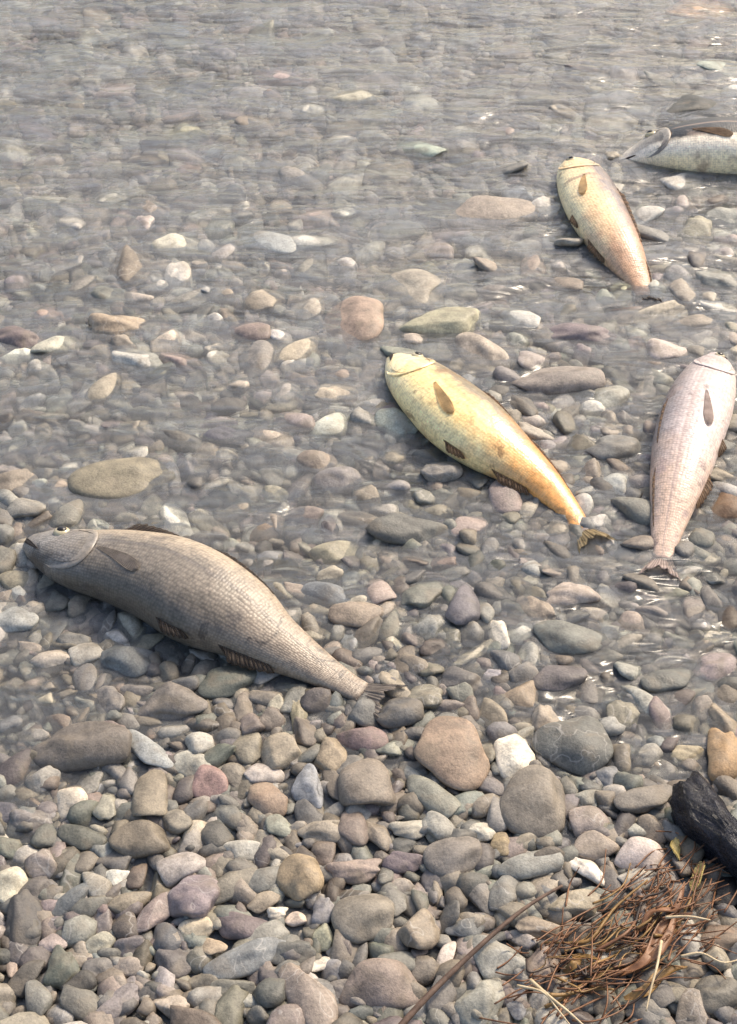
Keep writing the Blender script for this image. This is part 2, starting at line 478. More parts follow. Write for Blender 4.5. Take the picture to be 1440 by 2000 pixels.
# x, y, width, height, turn (clockwise, degrees), colour, look, where, angular?
STONES = [
 (1003,1487,88,96,0,(240,228,204),'bright white angular stone','resting on the grey gravel, whitest of the shore',1),
 (885,1485,152,150,10,(170,143,118),'big round orange-brown stone','with a pale spot, beside the white angular stone',0),
 (716,1540,112,112,30,(150,137,122),'diamond-shaped brownish grey stone','beside the bluish upright pebble',1),
 (600,1542,62,104,0,(160,164,172),'bluish grey upright pebble','next to the orange-tan pebble',0),
 (548,1478,90,80,-20,(176,162,138),'pale tan stone','lying above the orange-tan pebble',0),
 (525,1565,88,72,10,(168,142,118),'orange-tan pebble','between the pink stone and the bluish upright pebble',1),
 (405,1532,84,78,20,(176,140,132),'pink red-tinted stone','reddest of the dry shore',0),
 (140,1572,72,76,0,(206,192,170),'round cream stone','paired with a pale greenish pebble',0),
 (206,1576,56,72,0,(176,172,152),'pale greenish pebble','close beside the round cream stone',0),
 (290,1472,118,54,48,(164,168,168),'slanting pale blue-grey pebble','beside the broad dark brown-grey stone',0),
 (155,1468,215,104,0,(126,117,108),'broad dark brown-grey stone','below the belly of the big brown fish',0),
 (340,1380,140,76,0,(142,133,124),'flat brownish grey stone','just under the belly of the big brown fish',0),
 (645,1480,72,84,10,(166,148,120),'tan stone','wedged under the tail of the big brown fish',0),
 (800,1622,86,46,0,(184,178,162),'small flat pale stone','below the diamond-shaped stone, lying level',0),
 (842,1560,132,58,42,(150,150,136),'long slanting greenish stone','leaning below the round orange-brown stone',1),
 (1045,1582,146,142,0,(146,136,122),'large squarish grey-tan stone','directly below the white angular stone',1),
 (935,1626,76,46,-8,(204,198,180),'small cream oval stone','at the corner of the squarish grey-tan stone',0),
 (980,1652,44,52,0,(168,146,104),'small golden pebble','tucked under the squarish grey-tan stone',0),
 (1034,1694,130,58,-14,(158,158,150),'pale grey flat stone','below the squarish grey-tan stone',1),
 (884,1682,116,92,0,(146,137,128),'plain brown-grey stone','below the small cream oval stone',1),
 (790,1686,92,52,0,(120,106,112),'purple flat stone','below the small flat pale stone',0),
 (690,1706,112,56,0,(166,146,134),'pinkish flat stone','beside the purple flat stone',0),
 (476,1664,98,46,2,(186,182,170),'pale grey oblong stone','lying level above the slanting grey-tan stone',0),
 (386,1626,62,46,-10,(204,190,164),'small cream pebble','up from the pale grey oblong stone',0),
 (634,1630,106,58,-14,(168,156,138),'pale tan wedge stone','above the golden tan stone',0),
 (545,1618,54,54,0,(158,162,146),'small green-tinted pebble','between the pale oblong and the tan wedge stone',0),
 (586,1722,96,104,20,(178,154,116),'golden tan stone','yellowest of the dry shore stones',0),
 (452,1732,134,56,-24,(150,142,126),'slanting grey-tan stone','beside the golden tan stone',1),
 (515,1764,70,40,-20,(176,160,136),'little tan sliver','at the foot of the golden tan stone',1),
 (540,1786,40,36,0,(228,214,192),'tiny white-cream pebble','touching the tiny pink-cream pebble',0),
 (578,1796,44,32,0,(222,198,176),'tiny pink-cream pebble','touching the tiny white-cream pebble',0),
 (472,1814,108,62,0,(124,110,112),'dark purple-brown stone','above the long blue-grey stone',0),
 (384,1814,72,48,0,(206,190,160),'cream square pebble','beside the dark purple-brown stone',1),
 (412,1852,66,46,30,(184,162,132),'tan pebble','between the cream square pebble and the long blue-grey stone',0),
 (482,1878,178,66,-22,(138,142,144),'long blue-grey stone','slanting below the purple-brown stone',0),
 (708,1802,122,118,0,(150,141,126),'large grey-tan stone','below the pinkish flat stone',1),
 (822,1822,84,106,20,(166,150,128),'tall tan stone','beside the large grey-tan stone',0),
 (642,1884,84,36,-6,(226,216,196),'thin white-cream stone','lying above the broad pinkish brown stone',0),
 (630,1832,44,62,0,(174,172,142),'small yellow-green pebble','above the thin white-cream stone',0),
 (742,1932,166,108,-10,(156,138,126),'broad pinkish brown stone','at the foot of the thin dark twig',0),
 (936,1962,92,124,10,(172,170,156),'pale green-grey upright stone','below the dark reddish weed, by the twig',0),
 (1012,1962,44,84,10,(146,148,154),'narrow bluish pebble','standing beside the pale green-grey upright stone',0),
 (874,1866,34,66,22,(206,192,180),'thin whitish splinter of stone','beside the thin dark twig',1),
 (912,1816,86,52,-10,(112,116,118),'dark blue-grey stone','above the whitish splinter',0),
 (1124,1772,114,62,-4,(184,170,142),'rounded cream-tan stone','under the white finger-shaped stone',0),
 (1150,1704,96,44,46,(232,220,204),'white finger-shaped stone','slanting above the rounded cream-tan stone',0),
 (1164,1654,92,66,0,(176,160,144),'tan-pink stone','above the white finger-shaped stone',0),
 (1254,1680,114,76,10,(206,188,178),'large pinkish white stone','beside the big blue-black rock',0),
 (1062,1816,116,50,0,(158,142,122),'tan-brown flat stone','beside the thin dark twig and under the cream-tan stone',0),
 (1258,1566,128,62,-10,(134,126,116),'dull brown-grey flat stone','next to the tip of the big blue-black rock',0),
 (1262,1478,62,52,0,(160,156,146),'light grey pebble','above the dull brown-grey flat stone',0),
 (1184,1518,52,52,0,(132,134,138),'little blue-grey pebble','between the light grey pebble and the squarish stone',0),
 (1342,1474,72,42,0,(182,166,130),'yellowish tan pebble','beside the golden orange stone',0),
 (1414,1490,96,116,0,(192,152,98),'golden orange stone','at the picture edge above the big blue-black rock',0),
 (1150,1560,62,34,-6,(154,152,140),'small pale green oval pebble','beside the squarish grey-tan stone',0),
 (1128,1462,150,134,0,(116,117,112),'large dark greenish stone','behind the white angular stone',0),
 (1250,1372,146,46,34,(176,174,162),'long pale slanting stone','above the light grey pebble',0),
 (1302,1336,112,56,-8,(112,114,108),'dark greenish stone','lying over the long pale slanting stone',0),
 (1396,1308,96,68,0,(158,142,140),'mauve-pink stone','at the picture edge below a cream pebble',0),
 (1312,1288,84,40,-10,(188,180,168),'whitish flat pebble','beside the mauve-pink stone',1),
 (1400,1250,68,36,0,(194,184,162),'flat cream pebble','above the mauve-pink stone',0),
 (1118,1172,112,56,6,(196,178,164),'pinkish cream stone','at the water line, paired with a pink-tan stone',0),
 (1160,1202,60,26,8,(200,186,174),'thin whitish chip','against the underside of the pinkish cream stone',0),
 (1236,1222,72,48,6,(176,158,144),'pink-tan stone','below the tail of the pinkish white fish',0),
 (836,1226,66,60,0,(162,162,154),'pale grey round pebble','beside the tan flat stone at the water line',0),
 (694,1208,104,56,4,(168,150,130),'tan flat stone','just above the back of the big brown fish near its tail',0),
 (1032,1288,48,70,14,(180,178,168),'pale grey upright pebble','above the orange-tan lump',0),
 (1018,1368,84,58,-10,(170,148,120),'orange-tan lump of stone','above the big round orange-brown stone',0),
 (966,1322,50,32,0,(186,178,182),'small lavender pebble','beside the pale grey upright pebble',0),
 (932,1276,112,26,-38,(190,180,156),'thin cream sliver','slanting beside the pale grey round pebble',1),
 (768,1256,46,22,42,(206,196,172),'little cream chip','between the tan flat stone and the pale grey round pebble',1),
 (1120,1256,156,72,0,(130,132,124),'wide greenish grey stone','below the pinkish cream stone',0),
 (906,1332,92,66,0,(112,108,106),'dark grey stone','beside the small lavender pebble',0),
 (1092,1334,112,58,0,(120,112,112),'dark mauve-grey stone','below the wide greenish grey stone',0),
 (776,1398,104,70,0,(116,114,112),'dark slate stone','at the tail of the big brown fish',0),
 (764,1466,62,36,-12,(160,162,146),'pale green chip','beside the big round orange-brown stone',0),
 (538,1388,62,34,-62,(190,182,158),'leaning cream pebble','below the brown fish, beside a yellow-green one',0),
 (582,1402,38,72,6,(170,160,124),'yellow-green upright pebble','beside the leaning cream pebble',0),
 (90,1366,48,38,0,(198,188,162),'cream pebble','under the head end of the big brown fish',0),
 (18,1728,78,80,0,(206,198,172),'large cream stone','cut by the picture edge beside grey gravel',0),
 (26,1876,28,88,4,(188,166,150),'thin upright pink-cream stone','near the picture edge below the large cream stone',0),
 (106,1846,54,42,0,(180,162,156),'small dusky pink pebble','beside the thin upright pink-cream stone',0),
 (196,1846,66,46,-24,(180,176,156),'pale green-cream pebble','beside the small dusky pink pebble',0),
 (226,1716,50,42,-10,(204,202,190),'small white pebble','on grey gravel beside an olive stone',0),
 (334,1966,74,52,8,(188,172,154),'pink-cream round pebble','at the lower edge below the long blue-grey stone',0),
 (62,1606,90,58,0,(146,142,144),'lavender-grey stone','below the round cream stone',0),
 (276,1646,122,82,0,(136,124,106),'olive-brown stone','below the pale greenish pebble',0),
 (330,1838,74,66,0,(104,106,112),'dark bluish stone','beside the cream square pebble',0),
 (246,1300,120,70,-6,(122,126,126),'blue-grey stone','in the shadow of the big brown fish',0),
 (30,1220,90,60,0,(172,174,170),'pale grey stone','beside the chin of the big brown fish',0),
 (690,642,132,104,-16,(186,158,136),'pinkish orange stone','under water, beside the large pale tan stone',0),
 (806,566,150,96,0,(178,168,150),'large pale tan stone','under water above the golden fish',0),
 (856,644,178,74,-6,(186,180,146),'greenish yellow stone','under water at the nose of the golden fish',0),
 (226,650,112,52,0,(182,160,132),'sandy tan stone','under the rippled water beside a cream pebble',0),
 (326,678,66,58,-34,(204,188,168),'cream pebble','under the ripples beside the sandy tan stone',0),
 (92,620,72,40,0,(192,164,150),'pink pebble','under the ripples above a purple-brown slab',0),
 (40,672,120,56,0,(134,118,116),'purple-brown slab','under the ripples at the picture edge',0),
 (346,490,94,42,0,(206,200,178),'long cream stone','under water amid grey ripples',0),
 (240,946,210,96,-6,(152,142,116),'big olive-tan stone','under water above the head of the big brown fish',0),
 (122,958,54,58,0,(190,170,148),'pinkish tan pebble','touching the big olive-tan stone',0),
 (452,862,110,42,0,(112,112,122),'dark bluish flat stone','under water between the two large fish',0),
 (646,1014,56,32,0,(214,206,188),'small bright cream pebble','under water near the back of the brown fish',0),
 (656,1086,102,48,-8,(172,164,136),'olive-cream stone','under water behind the back of the brown fish',0),
 (626,1166,120,44,4,(126,132,138),'slate-blue flat stone','touching the back of the big brown fish',0),
 (1010,386,62,36,0,(200,204,212),'bluish white pebble','in the water before the small tan fish',0),
 (962,434,182,66,0,(178,162,146),'broad pinkish tan slab','under water before the small tan fish',0),
 (1364,34,140,50,0,(200,160,122),'broad orange stone','far out in the water at the top corner',0),
 (362,276,104,40,0,(186,182,150),'yellow-green flat stone','far out under the ripples',0),
 (250,292,50,30,0,(206,206,200),'small whitish pebble','far out beside the yellow-green flat stone',0),
 (436,112,66,38,0,(184,178,188),'lavender pebble','far out under the ripples, near the top',0),
 (690,202,110,42,0,(194,188,164),'far cream slab','under the ripples, beyond the pink one',0),
 (560,168,136,34,0,(182,162,158),'far pink slab','under the ripples near the far cream slab',0),
 (322,72,96,38,-10,(126,136,150),'far slate-blue slab','in the rippled water near the top',0),
 (1192,786,82,52,0,(178,178,164),'pale greenish pebble','between the golden fish and the pinkish white fish',0),
 (1196,884,110,54,0,(136,136,132),'smooth grey slab','beside the pinkish white fish',0),
 (1204,946,56,58,0,(178,180,174),'pale pebble','below the smooth grey slab, near the golden tail',0),
 (800,1046,176,64,0,(114,114,108),'dark grey slab','under water below the golden fish',0),
 (82,408,84,38,0,(204,198,182),'pale cream pebble','under the ripples near the picture edge',0),
 (452,392,62,44,0,(106,106,106),'dark pebble','under the ripples amid pale stones',0),
 (1208,574,52,50,0,(182,178,138),'lime-tinted pebble','beside the tail of the small tan fish',0),
 (1136,662,150,50,0,(148,132,134),'mauve slab','in the water between the two yellow fish',0),
 (1040,712,72,44,0,(182,168,160),'rosy pebble','in the water behind the golden fish',0),
 (1086,752,190,64,0,(158,146,136),'wide rosy grey slab','behind the back of the golden fish',0),
 (1366,222,170,46,0,(70,73,70),'dark greenish slab','in the water behind the cream fish',0),
 (1418,1748,66,76,20,(34,32,34),'small wet black stone','at the picture edge under the big blue-black rock',1),
 (1342,1124,62,38,-14,(198,196,188),'whitish pebble','below the tail of the pinkish white fish',0),
 (1312,1164,70,36,0,(150,148,124),'olive pebble','between the whitish pebble and the pink-tan stone',0),
 (1416,1000,70,84,-12,(134,100,66),'rusty brown stone','touching the flank of the pinkish white fish',0),
 (1424,1212,54,62,0,(84,68,52),'dark brown stone','at the picture edge above the flat cream pebble',1),
 (1408,1836,92,60,0,(136,112,92),'reddish brown stone','below the end of the big blue-black rock',0),
 (1392,1948,110,84,0,(126,120,108),'large dull grey stone','in the bottom corner beside the pale stalks',0),
 (1350,1900,60,48,0,(140,128,112),'small dull tan stone','above the large dull grey stone',0),
]


def screen_axes(px, py, wpx, hpx, turn):
    """Ground axes of a stone that looks wpx by hpx, turned clockwise, at this pixel."""
    p = at(px, py, 0.0)
    c, s = math.cos(R(turn)), math.sin(R(turn))
    e1 = on_plane(px + c * wpx / 2, py + s * wpx / 2, p.z) - p
    e2 = on_plane(px - s * hpx / 2, py + c * hpx / 2, p.z) - p
    J = np.array([[e1.x, e2.x], [e1.y, e2.y]])
    J[1] *= 0.88                       # the height of the stone adds to what is seen of its depth
    U, S, _ = np.linalg.svd(J)
    return p, float(S[0]), float(S[1]), math.atan2(U[1, 0], U[0, 0])


# obstacles: the fish lie on the gravel, larger stones keep clear of their middles
FISH_SPINES = {
 'brown':  [(62,1060,22),(100,1072,46),(160,1092,64),(246,1108,80),(328,1132,93),(397,1170,97),(465,1206,84),(530,1251,60),(606,1296,40),(668,1332,28),(706,1352,24)],
 'golden': [(774,702,20),(802,730,48),(842,768,64),(895,815,73),(947,857,69),(1005,900,53),(1060,943,37),(1112,998,23),(1138,1036,17)],
 'tan':    [(1124,322,26),(1134,345,48),(1152,385,58),(1175,430,58),(1205,480,50),(1232,525,36),(1250,555,24),(1257,578,15)],
 'white':  [(1400,698,16),(1388,735,46),(1366,790,62),(1343,860,62),(1326,930,53),(1310,1000,38),(1299,1058,25),(1294,1092,17)],
 'cream':  [(1206,320,9),(1240,307,26),(1290,294,50),(1350,288,66),(1430,287,74),(1520,300,66),(1610,322,38),(1670,336,20)],
}
for sp in FISH_SPINES.values():
    for a, b in zip(sp, sp[1:]):
        for t in (0.0, 0.5):
            q = [a[i] * (1 - t) + b[i] * t for i in range(3)]
            p = at(q[0], q[1], 0.02)
            put(p.x, p.y, q[2] * to_px(p)[2] / F * 0.55)

LAND = []
for i, (x, y, wp, hp, tn, col, look, where, ang) in enumerate(STONES):
    p, a, b, rot = screen_axes(x, y, wp, hp, tn)
    t = min(0.55 * min(a, b), 0.017)
    t = max(t, 0.004)
    sh = ([3, 7, 11, 15] if ang else ROUND)[(i * 5 + 1) % (4 if ang else 8)]
    p.z += t * (0.22 if max(wp, hp) < 100 else 0.5)
    o = add_pebble(p, a, b, t, rot, col, look + ' ' + where, sh, max(col) >= 200)
    put(p.x, p.y, math.sqrt(a * b))
    LAND.append((x, y, look))
for px, py, look in ((380, 1160, 'big brown fish'), (930, 850, 'golden fish'), (1180, 430, 'small tan fish'), (1340, 880, 'pinkish white fish'),
                     (1360, 305, 'cream fish'), (1200, 1860, 'reddish weed')):
    LAND.append((px, py, look))

# more stones, largest first; those that show largest become pebbles of their own, the others gravel
spots = []


def scatter(n_try, rlo, rhi, f, power=1.6):
    u = rng.random(n_try)
    rr = np.sort(rlo * (1 - u * (1 - (rlo / rhi) ** power)) ** (-1 / power))[::-1]
    q = rng.random((n_try, 3))
    for k in range(n_try):
        y = 0.42 + 3.8 * q[k, 0]
        half = 0.42 + 0.30 * y
        x = (2 * q[k, 1] - 1) * half
        r = float(rr[k])
        if free(x, y, r, f):
            put(x, y, r)
            spots.append((x, y, r))


for _ in range(1100):                  # broad flat stones further out in the water
    y = rng.uniform(1.7, 4.0)
    x, r = (2 * rng.random() - 1) * (0.3 + 0.27 * y), rng.uniform(0.020, 0.034) * (1.0 + 0.5 * rng.random() ** 2)
    if free(x, y, r, 0.9):
        put(x, y, r)
        spots.append((x, y, r))
scatter(1500, 0.018, 0.029, 0.80)
scatter(24000, 0.0105, 0.020, 0.62)
scatter(40000, 0.005, 0.0105, 0.62)


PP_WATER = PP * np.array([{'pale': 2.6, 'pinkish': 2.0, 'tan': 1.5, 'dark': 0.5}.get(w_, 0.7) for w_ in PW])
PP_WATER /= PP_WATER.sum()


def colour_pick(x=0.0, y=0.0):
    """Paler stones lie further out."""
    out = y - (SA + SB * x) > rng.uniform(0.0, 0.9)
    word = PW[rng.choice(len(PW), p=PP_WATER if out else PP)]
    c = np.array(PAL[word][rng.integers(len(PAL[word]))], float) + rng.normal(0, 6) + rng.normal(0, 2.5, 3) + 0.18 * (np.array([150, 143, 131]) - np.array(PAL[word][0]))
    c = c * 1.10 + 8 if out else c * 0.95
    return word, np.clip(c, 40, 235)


def seen_size(s):
    x, y, r = s
    u, v, d = to_px((x, y, float(height(x, y))))
    if not (12 < u < 1428 and 12 < v < 1988):
        return 0.0
    pitch = math.asin((CAM_H) / math.sqrt(x * x + y * y + CAM_H ** 2))
    return r * F / d * math.sqrt(math.sin(pitch))


order = sorted(range(len(spots)), key=lambda k: -seen_size(spots[k]))
N_SINGLE = 300 - len(STONES)
used = set()
SHAPE_W = {0: 'roundish', 1: 'oval', 2: 'long'}
for k in order[:N_SINGLE]:
    x, y, r = spots[k]
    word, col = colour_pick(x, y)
    asp = rng.uniform(1.0, 2.1)
    a, b = r * math.sqrt(asp), r / math.sqrt(asp)
    ang = int(rng.random() < 0.8)
    h = float(height(x, y))
    u, v, d = to_px((x, y, h))
    form = ('angular ' if ang else '') + SHAPE_W[0 if asp < 1.25 else 1 if asp < 1.65 else 2]
    near = sorted(LAND, key=lambda q: (q[0] - u) ** 2 + (q[1] - v) ** 2)
    label = None
    for tries, (lx, ly, look) in enumerate(near[:6]):
        dx, dy = u - lx, v - ly
        rel = 'above' if dy < -abs(dx) else 'below' if dy > abs(dx) else 'beside'
        dist = math.hypot(dx, dy)
        how = {'above': 'just above', 'below': 'just below', 'beside': 'close beside'}[rel] if dist < 110 else rel
        cand = f'{word} {form} pebble {how} the {look}'
        if cand not in used:
            label = cand
            break
    if label is None:
        label = cand
    used.add(label)
    t = min(max(min(a, b) * rng.uniform(0.45, 0.7), 0.004), 0.014)
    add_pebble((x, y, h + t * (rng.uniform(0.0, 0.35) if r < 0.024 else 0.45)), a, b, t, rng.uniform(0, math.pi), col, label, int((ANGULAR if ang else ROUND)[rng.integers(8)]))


def gravel(name, idx, D, Fc, label, drop=0.0):
    """Many small stones joined into one mesh."""
    protos = [stone_shape(D, 300 + i, [0.4, 0.7, 0.9, 1.0][i % 4]) for i in range(24)]
    n = len(idx)
    nv = len(D)
    P = np.array([spots[k] for k in idx])
    asp = rng.uniform(1.0, 2.2, n)
    a, b = P[:, 2] * np.sqrt(asp) * 1.04, P[:, 2] / np.sqrt(asp) * 1.04
    t = np.minimum(np.minimum(a, b) * rng.uniform(0.45, 0.85, n), 0.013)
    rot, tx, ty = rng.uniform(0, 2 * np.pi, n), rng.normal(0, 0.16, n), rng.normal(0, 0.16, n)
    z = height(P[:, 0], P[:, 1]) + t * np.where(P[:, 2] > 0.021, 0.4, rng.uniform(-0.25, 0.35, n)) + drop
    V = np.stack([protos[i] for i in rng.integers(0, 24, n)])
    V = V * np.stack([a, b, t], -1)[:, None, :]
    c, s = np.cos(rot)[:, None], np.sin(rot)[:, None]
    X, Y, Z = V[..., 0] * c - V[..., 1] * s, V[..., 0] * s + V[..., 1] * c, V[..., 2]
    Z = Z + X * tx[:, None] + Y * ty[:, None]
    V = np.stack([X + P[:, 0:1], Y + P[:, 1:2], Z + z[:, None]], -1).reshape(-1, 3)
    faces = (Fc[None] + (np.arange(n) * nv)[:, None, None]).reshape(-1, 3)
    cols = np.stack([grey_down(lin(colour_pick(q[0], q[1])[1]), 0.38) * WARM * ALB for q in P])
    cols = np.concatenate([np.repeat(cols, nv, 0), np.ones((n * nv, 1))], 1)
    me = bpy.data.meshes.new(name)
    me.vertices.add(len(V))
    me.vertices.foreach_set('co', V.astype(np.float32).ravel())
    me.loops.add(faces.size)
    me.loops.foreach_set('vertex_index', faces.astype(np.int32).ravel())
    me.polygons.add(len(faces))
    me.polygons.foreach_set('loop_start', np.arange(0, faces.size, 3, dtype=np.int32))
    me.polygons.foreach_set('use_smooth', np.ones(len(faces), bool))
    me.update(calc_edges=True)
    me.validate()
    ca = me.color_attributes.new('stone_colour', 'FLOAT_COLOR', 'POINT')
    ca.data.foreach_set('color', cols.astype(np.float32).ravel())
    me.materials.append(M_GRAVEL)
    o = bpy.data.objects.new(name, me)
    C.objects.link(o)
    tag(o, label, 'gravel', None, 'stuff')
    return o


rest = order[N_SINGLE:]
coarse = [k for k in rest if spots[k][2] >= 0.0115]
fine = [k for k in rest if spots[k][2] < 0.0115]
gravel('gravel', coarse, D2, F2, 'mixed grey and tan gravel covering the shore and the shallow bed')
# a second, lower layer that closes the gaps
bed = []
for k in range(11000):
    y = 0.42 + 3.8 * rng.random()
    spots.append(((2 * rng.random() - 1) * (0.42 + 0.30 * y), y, rng.uniform(0.009, 0.017)))
    bed.append(len(spots) - 1)
gravel('gravel_bed', bed, D1, F1, 'lower layer of grey gravel showing between the pebbles', -0.003)
gravel('fine_gravel', fine, D1, F1, 'fine grey grit filling the gaps between the pebbles')
print('STONES', len(STONES), 'spots', len(spots), 'coarse', len(coarse), 'fine', len(fine), 'smallest single px', seen_size(spots[order[N_SINGLE - 1]]), 'unique auto', len(used))


# ------------------------------------------------------------------ fish
def fish_material(name, back, flank, belly, tail, head, spots_amt, spot_col, rough=0.34, scale_bump=0.3, back_at=(0.58, 0.84), scale_dark=0.82, low=(0.10, 0.34), ragged=0.5, blotch=0.7):
    k = N(name)
    tc = k.n('ShaderNodeTexCoord')
    sep = k.n('ShaderNodeSeparateXYZ')
    k.l(tc.outputs['UV'], sep.inputs[0])
    nz = k.n('ShaderNodeTexNoise', i_Scale=26.0, i_Detail=4.0, i_Roughness=0.6)
    k.l(tc.outputs['Object'], nz.inputs['Vector'])
    ad = k.n('ShaderNodeMath', operation='MULTIPLY_ADD')
    k.l(nz.outputs[0], ad.inputs[0])
    ad.inputs[1].default_value = ragged
    ad.inputs[2].default_value = -ragged / 2
    v = k.n('ShaderNodeMath', operation='ADD')
    k.l(sep.outputs[1], v.inputs[0])
    k.l(ad.outputs[0], v.inputs[1])
    u = k.n('ShaderNodeMath', operation='ADD')
    k.l(sep.outputs[0], u.inputs[0])
    k.l(ad.outputs[0], u.inputs[1])
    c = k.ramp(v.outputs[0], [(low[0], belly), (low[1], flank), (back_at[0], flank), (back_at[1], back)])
    tf = k.ramp(u.outputs[0], [(0.52, 0.0), (0.82, 0.9)])
    c = k.mix(tf, c, tail)
    hf = k.ramp(u.outputs[0], [(0.05, 0.85), (0.22, 0.0)])
    c = k.mix(hf, c, head)
    n2 = k.n('ShaderNodeTexNoise', i_Scale=150.0, i_Detail=4.0, i_Roughness=0.7)
    k.l(tc.outputs['Object'], n2.inputs['Vector'])
    c = k.mix(1.0, c, k.ramp(n2.outputs[0], [(0.3, 0.66), (0.5, 1.0), (0.7, 1.25)]), 'MULTIPLY')
    n3 = k.n('ShaderNodeTexNoise', i_Scale=34.0, i_Detail=3.0, i_Roughness=0.55)
    k.l(tc.outputs['Object'], n3.inputs['Vector'])
    c = k.mix(k.ramp(n3.outputs[0], [(0.56, 0.0), (0.70, spots_amt)]), c, spot_col)
    n5 = k.n('ShaderNodeTexNoise', i_Scale=17.0, i_Detail=5.0, i_Roughness=0.68, i_Distortion=0.8)
    k.l(tc.outputs['Object'], n5.inputs['Vector'])
    c = k.mix(k.ramp(n5.outputs[0], [(0.60, 0.0), (0.645, blotch)]), c, tuple(np.array(spot_col) * 0.45))
    um = k.n('ShaderNodeUVMap', uv_map='scale_rows')
    vo = k.n('ShaderNodeTexVoronoi', voronoi_dimensions='2D', i_Scale=1.0, i_Randomness=0.42)
    k.l(um.outputs[0], vo.inputs['Vector'])
    s2 = k.n('ShaderNodeSeparateXYZ')
    k.l(um.outputs[0], s2.inputs[0])
    dl = k.n('ShaderNodeMath', operation='ABSOLUTE')
    k.l(s2.outputs[1], dl.inputs[0])
    ll = k.ramp(dl.outputs[0], [(0.22, 0.55), (0.6, 0.0)])
    lu = k.ramp(sep.outputs[0], [(0.23, 0.0), (0.25, 1.0)])
    lf = k.n('ShaderNodeMath', operation='MULTIPLY')
    k.l(ll, lf.inputs[0])
    k.l(lu, lf.inputs[1])
    c = k.mix(lf.outputs[0], c, spot_col)
    c = k.mix(1.0, c, k.ramp(vo.outputs['Distance'], [(0.1, 1.10), (0.62, scale_dark)]), 'MULTIPLY')
    k.l(c, k.b.inputs['Base Color'])
    k.b.inputs['Roughness'].default_value = rough
    k.b.inputs['Specular IOR Level'].default_value = 0.5
    k.b.inputs['Subsurface Weight'].default_value = 0.06
    k.b.inputs['Subsurface Radius'].default_value = (0.01, 0.006, 0.004)
    k.b.inputs['Subsurface Scale'].default_value = 0.3
    nb = k.bump(vo.outputs['Distance'], scale_bump, -0.0010)
    nb = k.bump(nz.outputs[0], 0.4, 0.006, nb)
    k.l(nb, k.b.inputs['Normal'])
    return k.m


def catmull(P, n):
    P = np.asarray(P, float)
    Q = np.vstack([2 * P[0] - P[1], P, 2 * P[-1] - P[-2]])
    out = []
    for s in np.linspace(0, len(P) - 1, n):
        i = min(int(s), len(P) - 2)
        t = s - i
        a, b, c, d = Q[i], Q[i + 1], Q[i + 2], Q[i + 3]
        out.append(0.5 * (2 * b + (c - a) * t + (2 * a - 5 * b + 4 * c - d) * t * t + (3 * b - a - 3 * c + d) * t ** 3))
    return np.array(out)


M_EYE = plain_material('fish_eye', (0.42, 0.36, 0.22), (0.55, 0.48, 0.32), 0.15)
M_PUPIL = plain_material('fish_pupil', (0.008, 0.007, 0.006), (0.02, 0.017, 0.014), 0.12)
M_MOUTH = plain_material('fish_mouth', (0.03, 0.02, 0.016), (0.06, 0.04, 0.03), 0.5)
NR, NC = 56, 28


